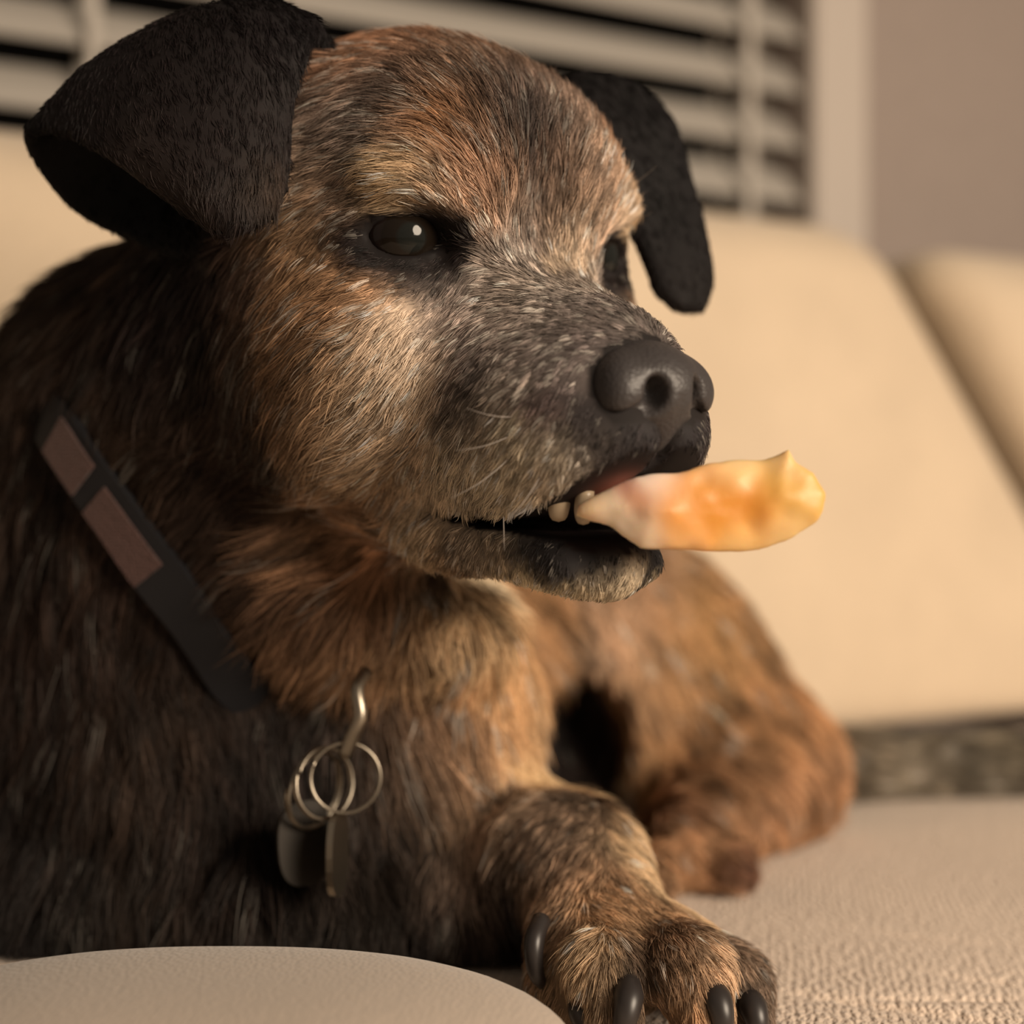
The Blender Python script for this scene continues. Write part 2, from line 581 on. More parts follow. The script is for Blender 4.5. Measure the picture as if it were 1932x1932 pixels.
def head_sdf(pc):
    h = c2h(pc)
    s = h.copy(); s[:, 1] = np.abs(s[:, 1])                    # the skull is mirror-symmetric
    d = ell(h, (-4.6, -0.1, 0.9), (6.2, 5.3, 5.05))                # skull
    d = smin(d, ell(s, (-1.6, 1.5, 1.5), (2.9, 2.3, 2.7)), 1.5)  # forehead halves
    d = smin(d, ell(s, (-0.6, 3.1, 1.5), (1.4, 1.5, 0.8)), 0.8)  # brow
    d = smin(d, ell(s, (-3.2, 3.5, -3.4), (4.4, 2.5, 4.2)), 1.6)   # cheek
    d = smin(d, rcone(h, (-1.0, 0, -2.2), (4.6, 0, -2.9), 2.8, 1.85), 1.4)     # muzzle bridge
    d = smin(d, ell(s, (2.4, 1.4, -4.2), (4.2, 2.0, 2.5)), 1.2)    # muzzle sides
    d = smin(d, ell(s, (4.6, 1.2, -4.7), (2.2, 1.45, 1.75)), 0.8)  # flews in front
    d = smin(d, ell(s, (5.75, 0.65, -4.2), (1.65, 1.2, 1.15)), 0.6)   # lip under the nose
    d = smin(d, ell(s, (1.6, 1.75, -5.7), (3.4, 1.3, 1.8)), 0.9)   # flews behind
    d = smin(d, np.linalg.norm(h - np.array([4.75, -2.45, -3.75]), axis=-1) - 0.32, 0.3)      # wart on the muzzle
    d = ssub(d, ell(h, (2.9, 0, 1.7), (1.9, 0.7, 2.2)), 1.3)       # furrow of the brow
    d = ssub(d, ell(h, (7.45, 0, -4.5), (0.6, 0.1, 0.9)), 0.25)    # cleft under the nose
    # lower jaw
    j = rcone(s, (-2.2, 1.75, -7.1), (5.1, 0.75, -7.7), 1.6, 0.96)
    j = smin(j, rcone(h, (-2.5, 0, -7.5), (5.65, 0, -7.7), 1.8, 0.98), 0.6)
    j = smin(j, ell(s, (3.8, 1.5, -7.8), (2.2, 0.55, 0.7)), 0.5)
    j = smin(j, ell(s, (0.6, 1.8, -7.9), (2.6, 1.0, 1.15)), 0.6)
    # mouth: closed at the corner, opening towards the front
    f = h[:, 0]
    t = np.clip(f - 1.6, 0, None)
    zu = -7.2 + 0.028 * t ** 2.6 + 0.1
    zl = -7.24 + 0.10 * np.clip(f - 3, 0, None) + 0.05 * np.clip(2 - f, 0, 9)
    mid = np.where(h[:, 2] > 0.5 * (zu + zl), h[:, 2] - zu, zl - h[:, 2])
    gap = np.maximum(mid, 1.25 - f)
    dj = smin(d, j, 0.6)
    dj = ssub(dj, gap, 0.18)
    tongue = ell(h, (2.6, 0, -6.3), (3.2, 1.35, 1.25))
    dj = smin(dj, tongue, 0.2)
    # eye sockets and lids
    e = np.asarray(EYE_C)
    so = ell(s, (0.35, 3.6, 0.0), (1.2, 1.15, 0.72), rot3(rz=24))
    dj = ssub(dj, so, 0.7)
    r = np.linalg.norm(s - e, axis=-1)
    q = (s - e) @ rot3(rz=24)                                   # lid frame: x looks out of the eye
    w = np.sqrt(np.clip(1 - ((q[:, 1] + 0.05) / 1.1) ** 2, 0, 1))
    zz = q[:, 2] + 0.10 * q[:, 1]
    opening = np.where(zz > 0, zz - 0.62 * w, -zz - 0.50 * w)
    lid = np.maximum(np.maximum(r - (EYE_R + 0.15), -opening), EYE_R - 0.3 - r)
    dj = smin(dj, np.maximum(lid, -q[:, 0] - 0.2), 0.2)
    return dj


def body_sdf(p):
    A = at
    g = []
    # neck, shoulders, chest
    d = rcone(p, h2c((-6.5, 0.5, -1.5)), A(330, 1050, 53), 6.6, 9.0)
    d = smin(d, rcone(p, A(480, 1000, 49), A(430, 1450, 49.5), 6.0, 7.2), 3)
    d = smin(d, ell(p, A(620, 1110, 44.0), (4.0, 3.6, 3.1)), 1.6)           # ruff under the cheek
    d = smin(d, ell(p, A(840, 1175, 43.5), (2.0, 2.6, 1.5)), 1.0)           # loose skin of the throat
    d = smin(d, ell(p, A(280, 730, 50), (4.2, 6.0, 4.3)), 3)               # nape
    d = smin(d, ell(p, A(250, 1350, 53.5), (11, 8.0, 9)), 4)
    d = smin(d, ell(p, A(780, 1430, 47.5), (4.6, 5.0, 5.8)), 3)            # breast towards the foreleg
    d = smin(d, rcone(p, A(640, 1300, 55.5), A(1130, 1270, 63), 8.0, 7.0), 3)  # trunk
    d = smin(d, ell(p, A(1295, 1390, 61), (5.3, 6.0, 8.6), rot3(ry=-24)), 1.6)    # thigh
    d = smin(d, rcone(p, A(1470, 1450, 58.5), A(1260, 1600, 51), 2.5, 1.7), 2.6)
    d = smin(d, rcone(p, A(1240, 1600, 51), A(1375, 1632, 49), 1.6, 1.0), 1.2)   # hind foot
    d = smin(d, rcone(p, A(1170, 1600, 48), A(1222, 1655, 45.5), 1.5, 0.9), 0.8)
    d = ssub(d, ell(p, A(1108, 1435, 51), (2.6, 8.0, 3.9), rot3(ry=-10)), 0.9)      # hollow between chest and thigh
    # tail along the foot of the back cushion
    d = smin(d, rcone(p, A(1450, 1435, 64), A(1700, 1448, 67), 1.9, 1.8), 1.2)
    d = np.minimum(d, rcone(p, A(1700, 1448, 67), A(2050, 1444, 67), 1.8, 1.5))
    # near (tucked) foreleg
    d = smin(d, rcone(p, A(-160, 1730, 46), A(300, 1735, 45), 3.0, 2.6), 1.5)
    d = smin(d, rcone(p, A(-80, 1660, 48), A(520, 1700, 44), 3.6, 2.8), 1.5)
    d = smin(d, rcone(p, A(520, 1700, 44), A(960, 1730, 43.5), 2.7, 2.2), 1.2)
    # reaching foreleg and paw
    d = smin(d, rcone(p, A(930, 1600, 47), A(1085, 1650, 41.0), 2.7, 2.2), 1.6)
    leg = rcone(p, A(1085, 1645, 41.0), A(1150, 1790, 38.0), 2.0, 2.0)
    for (a, b, c, ra, rb, rc) in TOES:
        leg = smin(leg, rcone(p, a, b, ra, rb), 0.8)
        leg = np.minimum(leg, 99)
    toes = np.full(len(p), 99.0)
    for (a, b, c, ra, rb, rc) in TOES:
        t = smin(rcone(p, a, b, ra, rb), rcone(p, b, c, rb, rc), 0.3)
        toes = smin(toes, t, 0.25)
    leg = smin(leg, toes, 0.35)
    d = smin(d, leg, 0.8)
    return d


A = at
TOES = [  # knuckle chain: root, knuckle, tip
    (A(1085, 1760, 38.2), A(1068, 1850, 36.8), A(1080, 1920, 36.0), 1.1, 0.9, 0.75),
    (A(1140, 1775, 37.6), A(1140, 1828, 35.5), A(1155, 1905, 34.8), 1.0, 1.0, 0.8),
    (A(1230, 1785, 37.6), A(1300, 1832, 35.3), A(1320, 1905, 34.7), 1.0, 1.05, 0.85),
    (A(1270, 1790, 38.2), A(1385, 1855, 36.8), A(1405, 1925, 36.2), 1.0, 0.92, 0.78),
]


def dog_sdf(p):
    d = smin(head_sdf(p), body_sdf(p), 1.8)
    d = smin(d, ear_sdf(p, 0), 0.7)
    d = smin(d, ear_sdf(p, 1), 0.7)
    d = np.maximum(d, SEAT + 0.1 - p[:, 2])                    # flattened where it lies on the seat
    return d


xs = spacing(-34, 36, [(-14, 7.5)], 0.17, 0.6)
ys = spacing(30, 78, [(31, 43)], 0.17, 0.6)
zs = spacing(-14.6, 17, [(-14.6, -8), (-4, 15.5)], 0.17, 0.5)
DV, DF = mesh_sdf(dog_sdf, xs, ys, zs)
print('dog mesh', len(DV), len(DF), len(xs), len(ys), len(zs))
dog = empty('dog', W((-5, 50, SEAT)))
tag(dog, 'brindle dog with folded black ears and greying muzzle lying on the sofa', 'dog')

DOGBVH = BVHTree.FromPolygons([tuple(v) for v in DV], [tuple(int(i) for i in f) for f in DF])


def hit(px, py):
    """point of the dog's surface (cm) met by the line of sight through a pixel, or the nearest one to it"""
    d = Vector(at(px, py, 1.0)).normalized()
    r = DOGBVH.ray_cast(Vector((0, 0, 0)), d)
    if r[0] is not None: return np.array(r[0]), np.array(r[1])
    r = DOGBVH.find_nearest(Vector(at(px, py, 42.0)))
    return np.array(r[0]), np.array(r[1])


def nose_sdf(pc):
    h = c2h(pc)
    s = h.copy(); s[:, 1] = np.abs(s[:, 1])
    d = ell(h, (6.2, 0, -3.08), (1.45, 1.45, 1.2))
    d = smin(d, ell(s, (6.3, 1.0, -3.15), (1.0, 0.68, 0.9), rot3(rz=25)), 0.35)
    d = smin(d, ell(h, (6.65, 0, -3.9), (0.62, 0.5, 0.75)), 0.4)
    d = ssub(d, ell(s, (7.45, 0.68, -3.05), (0.7, 0.27, 0.42), rot3(rz=15)), 0.22)
    d = ssub(d, rcone(s, (7.25, 0.82, -3.4), (6.7, 1.65, -3.8), 0.15, 0.10), 0.22)
    d = ssub(d, rcone(h, (7.75, 0, -3.1), (7.5, 0, -4.8), 0.05, 0.09), 0.2)
    return d


# ---- path of the collar over the neck ----
def outside(p, off):
    r = DOGBVH.find_nearest(Vector(p))
    return np.array(r[0]) + np.array(r[1]) * off


CF_ = [hit(x, y) for x, y in ((118, 800), (178, 890), (235, 970), (297, 1060), (365, 1145), (425, 1232), (470, 1300), (535, 1335), (610, 1325), (665, 1290), (705, 1250))]
CK = [p + n * (0.25 if i < 6 else 0.0 if i == 6 else -0.8) for i, (p, n) in enumerate(CF_)]
for q in ((775, 1150, 47), (800, 1000, 52), (640, 820, 58), (380, 700, 60), (150, 640, 57), (70, 720, 50)): CK.append(outside(at(*q), -0.3))
CK = np.array(CK)
CPATH = catmull(np.concatenate([CK, CK[:1]]), 181)[:-1]
for _ in range(3): CPATH = 0.5 * CPATH + 0.25 * (np.roll(CPATH, 1, 0) + np.roll(CPATH, -1, 0))
CNORM = []
for p in CPATH:
    r = DOGBVH.find_nearest(Vector(p)); CNORM.append(np.array(r[1]))
CNORM = np.array(CNORM)
for _ in range(8): CNORM = 0.5 * CNORM + 0.25 * (np.roll(CNORM, 1, 0) + np.roll(CNORM, -1, 0))
CTAN = np.roll(CPATH, -1, 0) - np.roll(CPATH, 1, 0)
CTAN /= np.linalg.norm(CTAN, axis=1)[:, None]
CNORM -= CTAN * (CNORM * CTAN).sum(1)[:, None]; CNORM /= np.linalg.norm(CNORM, axis=1)[:, None]
CWID = np.cross(CTAN, CNORM)
CWID *= np.sign(CWID[20][2])


def band(i0, i1, w0, w1, o0, o1):
    n = len(CPATH)
    ids = list(range(i0, i1 + 1)) if i1 - i0 < n else list(range(n))
    closed = i1 - i0 >= n
    V = []; F = []
    for i in ids:
        P_, N_, Wd = CPATH[i % n], CNORM[i % n], CWID[i % n]
        V += [P_ + Wd * w0 + N_ * o0, P_ + Wd * w1 + N_ * o0, P_ + Wd * w1 + N_ * o1, P_ + Wd * w0 + N_ * o1]
    m = len(ids)
    for j in range(m if closed else m - 1):
        a, b = j * 4, ((j + 1) % m) * 4
        for k in range(4): F.append((a + k, a + (k + 1) % 4, b + (k + 1) % 4, b + k))
    if not closed: F += [(0, 3, 2, 1), ((m - 1) * 4, (m - 1) * 4 + 1, (m - 1) * 4 + 2, (m - 1) * 4 + 3)]
    return np.array(V), F


def i_of(px, py):
    return int(np.argmin(((CPATH[:100] - hit(px, py)[0]) ** 2).sum(1)))


# ---- coat: as-lit hair colour, light and shade painted in (px, py, reach px, sRGB) at places on the coat; each place is looked up on the body once ----
COAT = [
 (700,100,90,150,104,72),(850,110,80,118,88,66),(620,250,95,118,97,82),(700,200,90,100,86,76),(560,320,60,135,104,76),(850,240,60,150,102,62),
 (950,230,62,44,33,29),(1000,290,66,40,30,26),(930,340,50,128,88,60),(1010,190,60,70,56,48),(1080,210,50,140,112,92),(1125,320,45,160,128,102),(1050,330,40,100,74,58),
 (1060,400,45,120,94,74),(1170,405,35,176,146,116),(1100,420,35,170,138,110),(730,335,42,200,162,116),(800,325,30,170,135,100),(830,365,30,110,88,68),(890,380,40,176,136,106),(1080,490,28,185,155,124),
 (990,430,45,112,92,78),(960,520,50,129,111,97),(1000,540,45,136,118,102),(655,435,42,38,28,26),(620,430,24,60,44,36),(700,495,32,44,35,32),(760,510,36,46,38,35),(825,492,40,34,28,27),(850,455,36,34,28,27),(830,420,22,44,36,30),
 (560,400,55,138,104,72),(590,480,55,140,104,70),(560,560,60,136,98,64),(660,570,55,152,110,74),(480,520,55,84,62,50),(400,470,60,30,22,19),(330,550,70,29,20,18),(300,650,70,30,21,18),(450,640,60,57,40,28),
 (560,680,70,110,79,52),(650,720,60,158,124,90),(740,640,45,200,170,140),(780,700,48,196,166,136),(730,770,60,172,142,112),(850,600,45,134,113,99),(900,640,45,97,82,75),(850,700,30,127,106,92),(950,600,45,146,125,109),(1030,560,40,115,100,89),(1100,580,35,97,83,74),
 (870,745,42,46,38,36),(940,720,40,136,118,102),(1000,650,45,106,91,81),(1000,770,34,83,64,59),(1060,680,40,90,76,69),(900,820,45,138,120,100),(970,820,32,172,152,124),(1060,870,36,160,140,116),(850,900,50,162,140,112),(950,920,45,176,154,124),
 (780,900,55,162,134,104),(700,880,60,150,117,84),(690,960,55,158,116,80),(820,950,40,176,148,116),(1045,930,36,160,138,114),(1120,900,34,84,70,63),(1110,820,45,46,38,36),(1180,870,44,40,34,33),(1250,880,44,40,34,33),
 (775,1010,40,176,148,114),(870,1025,36,112,94,76),(920,1055,34,136,115,92),(985,1042,34,40,34,32),(1050,1056,36,36,31,30),(1120,1060,36,36,31,30),(1190,1046,30,42,36,34),(880,1088,30,198,170,132),(950,1088,24,206,178,138),(1000,1103,22,212,184,142),(1060,1114,22,216,188,146),(1140,1112,22,212,184,146),(1200,1092,20,206,178,142),
 (810,1110,34,72,56,42),(750,1180,50,132,98,66),(850,1190,55,168,132,92),(930,1160,45,165,128,86),(680,1060,55,152,104,68),(640,1000,60,142,102,68),(550,950,60,60,42,30),(600,1150,60,87,59,38),(560,1230,60,91,63,40),(660,1230,50,150,108,72),
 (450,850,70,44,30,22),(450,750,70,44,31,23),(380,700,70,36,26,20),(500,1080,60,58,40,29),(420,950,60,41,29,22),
 (120,560,120,49,35,24),(100,700,120,41,28,21),(60,900,120,43,29,20),(240,820,80,46,32,22),(60,1100,120,36,24,18),(150,1250,120,39,26,19),(250,1380,90,49,34,23),(380,1500,90,33,22,17),(100,1500,120,28,20,16),(250,1640,100,36,26,18),(120,1720,90,21,16,14),(450,1650,100,31,22,17),(650,1345,60,44,34,28),(560,1430,80,40,31,26),  # left neck, body and below the ruff: dark brindle with shade painted in
 (850,1330,70,128,92,62),(760,1400,60,84,62,45),(950,1250,60,184,136,86),(1000,1180,55,170,122,76),(880,1460,60,125,92,62),(990,1440,40,206,164,112),(990,1350,40,185,140,92),(920,1530,50,160,128,100),(880,1620,50,150,120,98),(700,1520,80,48,37,30),(680,1680,80,31,24,18),(800,1650,70,35,26,20),(850,1720,70,44,34,30),
 (1100,1420,70,36,27,23),(1130,1330,40,48,36,29),(1090,1210,38,72,58,45),(1160,1180,60,182,140,104),(1190,1330,45,178,134,94),(1250,1250,60,182,136,88),(1330,1210,45,190,140,84),(1380,1110,45,118,88,58),(1400,1200,40,140,100,60),(1330,1330,60,150,106,64),(1450,1350,60,160,112,68),(1300,1450,60,150,108,72),(1230,1420,40,186,138,88),  # first entries: gap before the thigh, dark fur with its shade painted in
 (1400,1480,60,138,96,60),(1520,1480,60,152,106,68),(1450,1560,60,140,98,64),(1360,1400,40,120,84,52),(1260,1530,40,120,82,54),(1300,1620,50,156,112,74),(1380,1640,36,84,50,34),(1210,1620,45,190,152,108),
 (1640,1420,60,72,58,42),(1700,1470,60,108,94,76),(1780,1430,60,66,54,40),(1850,1480,60,98,86,70),(1910,1420,60,72,60,44),
 (1080,1560,50,92,70,52),(1040,1610,40,76,58,44),(1080,1650,50,132,98,70),(1150,1700,50,150,112,76),(1050,1730,45,130,98,70),(1100,1800,55,142,112,80),(1080,1870,45,120,92,64),(1195,1800,30,62,46,37),(1250,1790,45,136,102,74),(1350,1810,50,146,114,84),(1300,1860,40,156,112,72),(1400,1870,40,100,78,60),(1170,1860,40,110,84,60),
 (300,200,120,36,29,29),(450,120,100,30,25,26),(250,300,50,60,51,48),(330,370,50,54,45,42),(500,350,34,72,58,48),(470,250,80,38,31,31),(150,180,80,33,27,28),(450,410,40,40,32,31),(560,60,50,26,22,24),
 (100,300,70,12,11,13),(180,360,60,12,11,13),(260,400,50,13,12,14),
 (1150,220,80,24,20,22),(1230,300,80,23,19,22),(1270,420,80,26,22,24),(1300,540,60,30,24,24),(1180,350,60,26,22,25),
]
# ---- grooming (px, py, growth direction in the photo's plane, length cm) ----
GROOM = [
 (1080,580,-.8,-.3,.30),(1030,520,-.55,-.8,.45),(1000,460,-.2,-1,.6),(960,560,-.95,-.15,.5),(1010,360,-.05,-1,.8),(1010,250,.0,-1,.9),(930,180,-.35,-.95,.9),(850,150,-.6,-.75,.9),(1090,280,.35,-.9,.8),(1130,370,.35,-.9,.7),(1090,450,.2,-1,.6),
 (880,300,-.75,-.6,.9),(860,390,-.5,-.85,.5),(760,280,-.98,-.1,.9),(650,160,-.95,.05,.9),(600,250,-1,.12,.9),(560,340,-.98,.2,.9),(730,335,-1,.12,.7),(680,390,-.9,.35,.5),(560,420,-.85,.5,.9),(620,450,-.8,.5,.4),
 (480,520,-.7,.7,1.0),(650,560,-.95,.3,.7),(760,540,-.85,.5,.4),(840,540,-.55,.8,.4),(560,600,-.85,.5,1.0),(650,680,-.78,.6,.9),(750,640,-.65,.75,.7),(800,720,-.65,.75,.7),(880,620,-.8,.55,.5),(980,620,-.95,.2,.4),(900,720,-.75,.6,.45),
 (1000,700,-.85,.45,.4),(1060,760,-.6,.75,.25),(850,830,-.75,.65,.6),(950,820,-.7,.7,.5),(1050,880,-.5,.85,.4),(950,940,-.6,.8,.55),(1110,880,-.4,.9,.25),(780,930,-.7,.7,.8),(700,850,-.75,.65,1.1),(1180,860,-.3,.9,.24),(1260,870,-.1,1,.2),
 (690,980,-.95,.25,1.5),(640,1060,-.85,.5,1.8),(560,820,-.7,.7,1.5),(450,700,-.6,.8,1.4),(380,600,-.55,.8,1.2),(450,900,-.75,.6,1.9),(560,980,-.8,.6,2.0),(600,1150,-.5,.85,2.0),(680,1180,-.15,1,2.0),(760,1150,-.05,1,1.8),(850,1170,-.1,1,1.5),
 (780,1020,-.75,.65,.6),(870,1050,-.6,.8,.4),(950,1080,-.5,.85,.35),(1000,1040,-.3,.9,.22),(1100,1050,-.2,1,.18),(1190,1050,-.1,1,.18),(1050,1110,-.25,.95,.35),(1150,1100,-.1,1,.3),
 (200,600,-.5,.85,2.0),(100,750,-.4,.9,2.4),(300,1000,-.5,.85,2.4),(100,1100,-.2,1,2.6),(250,1300,-.1,1,2.6),(450,1400,.1,1,2.6),(300,1550,.0,1,2.2),(600,1500,.15,1,2.6),(600,1650,.1,1,2.4),(800,1450,.2,1,2.4),(900,1300,.35,.95,2.2),(980,1200,.5,.85,2.0),
 (980,1420,.1,1,1.8),(900,1560,.3,.95,1.4),(1100,1420,.1,1,1.5),(1200,1250,.3,.95,1.5),(1330,1300,.45,.9,1.5),(1450,1450,.4,.9,1.4),(1300,1500,.1,1,1.2),(1300,1620,.8,.6,.7),(1210,1630,.5,.85,.6),(1700,1440,1,.05,1.0),(1900,1440,1,.05,1.0),
 (1060,1560,-.3,.95,.6),(1080,1640,.0,1,.6),(1150,1700,.35,.93,.6),(1040,1720,-.25,.95,.65),(1090,1790,-.3,.95,.65),(1080,1860,-.35,.95,.6),(1180,1800,.1,1,.5),(1260,1790,.6,.75,.6),(1350,1820,.55,.8,.6),(1300,1860,.1,1,.5),(1410,1870,.3,.95,.5),
 (300,200,.35,.9,.35),(450,250,.1,1,.4),(250,300,.7,.7,.3),(500,360,-.1,1,.5),(130,200,.2,1,.3),(120,330,.2,1,.25),(560,60,.3,.9,.5),
 (1180,200,.6,.8,.4),(1260,350,.3,.95,.35),(1300,520,.1,1,.3),
]


def vnoise(p, f, seed):
    """smooth value noise in 3-D, vectorised"""
    q = np.asarray(p) * f
    i = np.floor(q).astype(np.int64); t = q - i
    t = t * t * (3 - 2 * t)
    def hsh(x, y, z):
        n = (x * 374761393 + y * 668265263 + z * 2147483647 + seed * 1274126177) & 0xffffffff
        n = ((n ^ (n >> 13)) * 1274126177) & 0xffffffff
        return ((n ^ (n >> 16)) & 0xffff) / 65535.0
    r = 0
    for a in (0, 1):
        for b in (0, 1):
            for c in (0, 1):
                w = (t[:, 0] if a else 1 - t[:, 0]) * (t[:, 1] if b else 1 - t[:, 1]) * (t[:, 2] if c else 1 - t[:, 2])
                r = r + w * hsh(i[:, 0] + a, i[:, 1] + b, i[:, 2] + c)
    return r


def to_lin(c):
    c = np.asarray(c, float) / 255
    return np.where(c <= 0.04045, c / 12.92, ((c + 0.055) / 1.055) ** 2.4)


COAT_GAIN = 1.45
EAR0 = next(i for i, c in enumerate(COAT) if c[:2] == (300, 200))
ancP, ancC, ancR, ancW, ancE = [], [], [], [], []
for ci, (px, py, r, *rgb) in enumerate(COAT):
    p, n = hit(px, py)
    lin = to_lin(rgb)
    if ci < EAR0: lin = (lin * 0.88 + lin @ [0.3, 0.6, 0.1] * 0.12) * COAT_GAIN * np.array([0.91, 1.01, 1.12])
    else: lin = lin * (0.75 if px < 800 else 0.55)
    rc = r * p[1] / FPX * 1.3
    ancP.append(p); ancC.append(lin); ancR.append(rc); ancW.append(1.0); ancE.append(ci >= EAR0)
    h = c2h(p)
    if ci < EAR0 and abs(h[1]) > 0.9 and -6 < h[0] < 8 and -9.5 < h[2] < 6.5:          # the head is marked alike on both sides
        ancP.append(h2c((h[0], -h[1], h[2]))); ancC.append(lin); ancR.append(rc); ancW.append(0.25); ancE.append(False)
ancP, ancC, ancR, ancW, ancE = map(np.array, (ancP, ancC, ancR, ancW, ancE))
GEAR0 = next(i for i, c in enumerate(GROOM) if c[:2] == (300, 200))
grP, grT, grL, grW, grE = [], [], [], [], []
for gi, (px, py, dx, dy, ln) in enumerate(GROOM):
    p, n = hit(px, py)
    v = np.array([dx, 0.0, -dy]); v = v - n * (v @ n)                    # lies along the skin
    v = v / (np.linalg.norm(v) + 1e-9)
    grP.append(p); grT.append(v); grL.append(ln); grW.append(1.0); grE.append(gi >= GEAR0)
    h = c2h(p)
    if gi < GEAR0 and abs(h[1]) > 0.9 and -6 < h[0] < 8 and -9.5 < h[2] < 6.5:
        vh = HR @ v
        grP.append(h2c((h[0], -h[1], h[2]))); grT.append(np.array([vh[0], -vh[1], vh[2]]) @ HR); grL.append(ln); grW.append(0.25); grE.append(False)
grP, grT, grL, grW, grE = map(np.array, (grP, grT, grL, grW, grE))


ANC = (ancP, ancC, ancR, ancW)


def chunked(fn, P, n=20000):
    return np.concatenate([fn(P[i:i + n]) for i in range(0, len(P), n)])


def coat_color(P, sel):
    ancP, ancC, ancR, ancW = [x[sel] for x in ANC]
    P = P + 0.55 * (np.stack([vnoise(P, 1.7, k) for k in (41, 42, 43)], 1) - 0.5) + 0.3 * (np.stack([vnoise(P, 4.5, k) for k in (44, 45, 46)], 1) - 0.5)
    d2 = ((P[:, None] - ancP[None]) ** 2).sum(-1)
    w = ancW * np.exp(-d2 / ancR ** 2) + 1e-4 * ancW / (d2 + 0.5) ** 2
    return (w @ ancC) / w.sum(1)[:, None]


def groom(P, sel):
    d2 = ((P[:, None] - grP[sel][None]) ** 2).sum(-1)
    w = grW[sel] / (d2 + 0.15) ** 2
    w = w / w.sum(1)[:, None]
    return np.concatenate([w @ grT[sel], (w @ grL[sel])[:, None]], 1)


# per-vertex data of the body
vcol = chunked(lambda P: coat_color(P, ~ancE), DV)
vgr = chunked(lambda P: groom(P, ~grE), DV)
tri = np.concatenate([DF[:, [0, 1, 2]], DF[:, [0, 2, 3]]])
fn_ = np.cross(DV[tri[:, 1]] - DV[tri[:, 0]], DV[tri[:, 2]] - DV[tri[:, 0]])
vn = np.zeros_like(DV)
for k in range(3): np.add.at(vn, tri[:, k], fn_)
vn /= np.linalg.norm(vn, axis=1)[:, None] + 1e-12
vh = c2h(DV)
vs = vh.copy(); vs[:, 1] = np.abs(vs[:, 1])
ear_n = ear_sdf(DV, 0) < 0.25
ear_f = ear_sdf(DV, 1) < 0.25
for e_ in (ear_n, ear_f):
    vcol[e_] = chunked(lambda P: coat_color(P, ancE), DV[e_])
    vgr[e_] = chunked(lambda P: groom(P, grE), DV[e_])
# bare places: eyelids, nose, lips and the inside of the mouth
qe = (vs - np.asarray(EYE_C)) @ rot3(rz=24)
bare_eye = (np.linalg.norm(qe, axis=1) < EYE_R + 0.22) & (np.abs(qe[:, 2]) < 0.62) & (np.abs(qe[:, 1]) < 1.15)
bare_nose = chunked(nose_sdf, DV) < 0.12
f_ = vh[:, 0]
tt = np.clip(f_ - 1.6, 0, None)
zu_ = -7.1 + 0.028 * tt ** 2.6
in_mouth = (f_ > 1.3) & (vh[:, 2] < zu_ + 0.12) & (vh[:, 2] > -7.32 + 0.10 * np.clip(f_ - 3, 0, None)) & (np.abs(vh[:, 1]) < 3.2)
inside = (f_ > 0.8) & (vh[:, 2] < -5.2) & (vh[:, 2] > -7.25) & (np.abs(vh[:, 1]) < 1.5) & (vn @ HR[2] > -0.2)
sp = np.clip(1.25 - np.sqrt(((qe[:, 1] + 0.15) / 2.0) ** 2 + ((qe[:, 2] + 0.12 + 0.10 * qe[:, 1]) / 0.80) ** 2), 0, 0.4)[:, None] / 0.4 * (np.linalg.norm(qe, axis=1) < 2.4)[:, None] * (~(ear_n | ear_f))[:, None]
vcol = vcol * (1 - sp) + to_lin((30, 24, 23)) * sp                  # dark rims of the eyes
vgr[:, 3] *= 1 - 0.25 * sp[:, 0]
vcol[in_mouth] = to_lin((30, 24, 23)); vcol[bare_eye] = to_lin((26, 21, 21)); vcol[bare_nose] = to_lin((36, 31, 30))
vcol[inside] = to_lin((34, 23, 22))
pk = hit(1160, 915)[0]
wp = np.exp(-((DV - pk) ** 2).sum(1) / 0.55 ** 2)[:, None] * (in_mouth | bare_nose)[:, None]
vcol = vcol * (1 - wp) + to_lin((176, 112, 98)) * wp
dens = np.ones(len(DV))
dens[in_mouth | bare_eye | bare_nose | inside] = 0

# the coat is pressed flat under the collar and short beside its open stretch
near = np.nonzero(((DV > CPATH.min(0) - 3.5) & (DV < CPATH.max(0) + 3.5)).all(1))[0]
dcol = np.full(len(DV), 9.0)
for i in range(0, len(near), 5000):
    j = near[i:i + 5000]
    dcol[j] = np.sqrt(((DV[j][:, None] - CPATH[None, ::2]) ** 2).sum(-1)).min(1)
opn = np.full(len(DV), 9.0)
opn[near] = np.sqrt(((DV[near][:, None] - CPATH[None, 0:64:2]) ** 2).sum(-1)).min(1)
dens[opn < 0.95] = 0
kk = near[opn[near] < 3.2]
vgr[kk, 3] *= np.clip((opn[kk] - 0.5) / 2.2, 0.25, 1)

# brindle: dark bars across the coat of trunk, legs and crown
nz1 = vnoise(DV * np.array([1.0, 1.0, 0.45]), 0.9, 3)
nz2 = vnoise(DV, 2.2, 5)
br = np.clip((nz1 * 0.65 + nz2 * 0.35 - 0.45) * 3.2, -0.6, 0.6)
is_head = (head_sdf(DV) < body_sdf(DV)) & ~ear_n & ~ear_f
amt = np.where(is_head, 0.25, 0.75)
amt[ear_n | ear_f] = 0.2
vcol *= (1 + br * amt)[:, None]

kb = NT('dog_skin')
at_ = kb.n('ShaderNodeAttribute', attribute_name='coat')
kb.l(at_.outputs['Color'], kb.b.inputs['Base Color'])
kb.b.inputs['Roughness'].default_value = 0.72
kb.b.inputs['Specular IOR Level'].default_value = 0.2
M_skin = kb.m
body = mesh_obj('body', W(DV), DF, M_skin, dog)
ca = body.data.color_attributes.new('coat', 'FLOAT_COLOR', 'POINT')
ca.data.foreach_set('color', np.concatenate([vcol * 0.7, np.ones((len(DV), 1))], 1).astype(np.float32).ravel())

